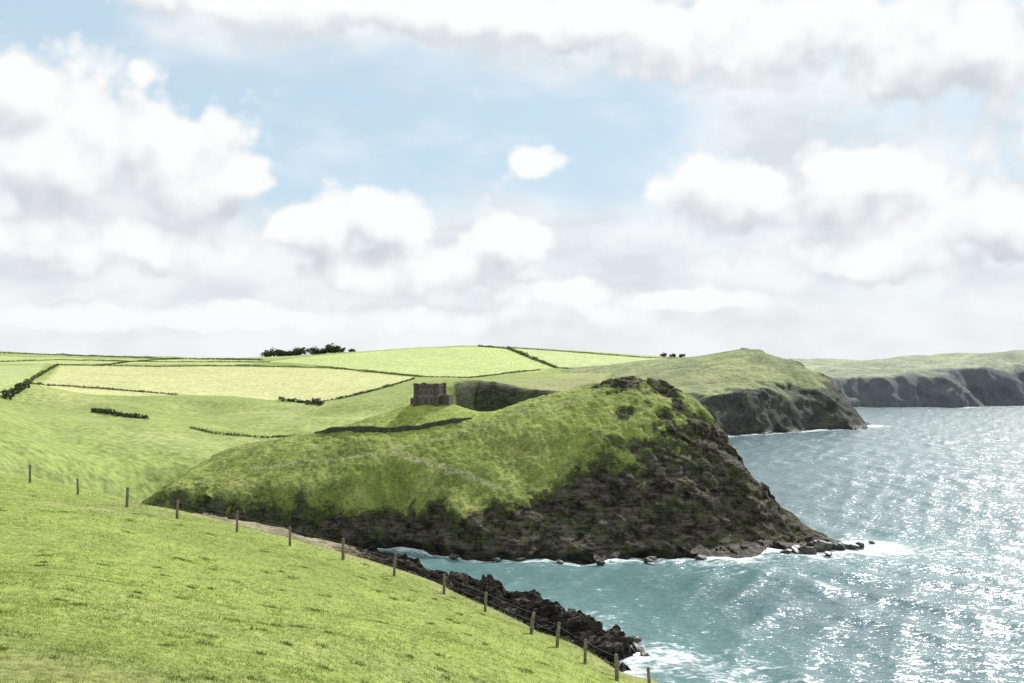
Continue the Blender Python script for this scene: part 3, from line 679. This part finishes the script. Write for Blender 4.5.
B=[(50,135,140,85),(180,160,100,68),(15,95,80,45),(235,172,40,34),(110,245,250,38,.12),(380,216,85,38),(320,230,65,36),(508,243,66,36),(430,268,180,34,.08),(550,288,90,22,.08),(290,318,420,20,.1),
(735,192,105,42),(850,186,110,44),(900,258,160,28,.08),(700,300,95,14,.05),(1000,222,140,54),(540,165,62,30,.3),(340,0,270,36),(570,20,180,34),(770,30,220,48),(970,45,180,68),(1250,120,220,160),(-180,150,150,150)]
cur=q.m('MINIMUM',blobs(q,p,B,.2),1.9)
wp=q.vm('ADD',p,q.vm('MULTIPLY',q.new('ShaderNodeTexNoise',{'Vector':p,'Scale':30.,'Detail':2.},noise_dimensions='2D').outputs['Color'],(.012,.012,0)))
vo=q.new('ShaderNodeTexVoronoi',{'Vector':wp,'Scale':19.,'Detail':2.,'Roughness':.5},feature='SMOOTH_F1',voronoi_dimensions='2D');vo.inputs['Smoothness'].default_value=.35;vo=vo.outputs['Distance']
nz=q.new('ShaderNodeTexNoise',{'Vector':q.vm('MULTIPLY',p,(1,1.3,1)),'Scale':12.,'Detail':8.,'Roughness':.55},noise_dimensions='2D').outputs[0]
d=q.m('ADD',q.m('SUBTRACT',1.14,cur),q.m('ADD',q.m('MULTIPLY',q.m('SUBTRACT',.45,vo),.6),q.m('MULTIPLY',q.m('SUBTRACT',nz,.5),.95)))
go=q.new('NodeGroupOutput');q.set(go.inputs[0],d)
nrm=t.vm('NORMALIZE',t.new('ShaderNodeTexCoord').outputs['Generated']);s3=t.new('ShaderNodeSeparateXYZ',{0:nrm})
az=t.m('ARCTAN2',s3.outputs[0],s3.outputs[1]);el=t.m('ARCSINE',s3.outputs[2]);pv=t.new('ShaderNodeCombineXYZ',{0:az,1:el}).outputs[0]
def dens(off):
    n=t.new('ShaderNodeGroup',node_tree=grp);t.set(n.inputs[0],t.vm('ADD',pv,off) if off else pv);return n.outputs[0]
d0=dens(None);d1=dens((.008,.034,0))
alpha=t.mr(d0,-.02,.36);rel=t.m('SUBTRACT',d0,d1)
low=t.noise(t.vm('MULTIPLY',pv,(1,1.8,1)),6.,3,.55)
sh=t.m('ADD',t.m('MULTIPLY',rel,.72),.72)
sh=t.m('ADD',sh,t.mr(low,.35,.65,-.08,.08,False))
sh=t.mr(sh,.1,1.08)
cc=t.mix(sh,(.645,.685,.735),(.985,.99,.99))
sky=t.new('ShaderNodeTexSky',sky_type='NISHITA',sun_disc=False,sun_elevation=SUN_EL,sun_rotation=SUN_AZ,air_density=1.,dust_density=.6,ozone_density=1.5)
skc=t.vm('MULTIPLY',sky.outputs[0],(.1,.1,.1))
skc=t.mix(.75,skc,(.62,.80,.92))
# high soft cloud sheet everywhere except the clear gaps
gap=t.mr(t.m('ADD',blobs(t,pv,[(300,130,250,85),(560,140,170,70),(40,20,110,45),(1300,-600,500,500)],.3),t.m('MULTIPLY',t.m('SUBTRACT',low,.5),1.6)),.5,1.3)
n5=t.noise(t.vm('MULTIPLY',pv,(1,2.,1)),9.,5,.52,.1)
vc=t.mix(t.mr(n5,.32,.64),(.73,.77,.81),(.95,.965,.98))
skc=t.mix(t.m('MAXIMUM',t.m('MULTIPLY',gap,.9),t.mr(n5,.42,.8,0,.5)),skc,vc)
col=t.mix(alpha,skc,cc)
col=t.mix(t.mr(el,.0,.09,.45,0),col,(.90,.92,.94))
bg=t.n['Background'];t.l.new(col,bg.inputs[0]);bg.inputs[1].default_value=1.0

# ---------------------------------------------------------------- camera
cam=bpy.data.cameras.new('camera');co=bpy.data.objects.new('camera',cam);COL.objects.link(co)
co.location=(0,0,H);co.rotation_euler=(math.radians(90),0,0);cam.sensor_width=36;cam.lens=36*1000/1024
cam.shift_y=(Y0-341.5)/1024;cam.clip_start=.5;cam.clip_end=60000;S.camera=co
S.view_settings.view_transform='Standard';S.view_settings.look='None';S.view_settings.exposure=0
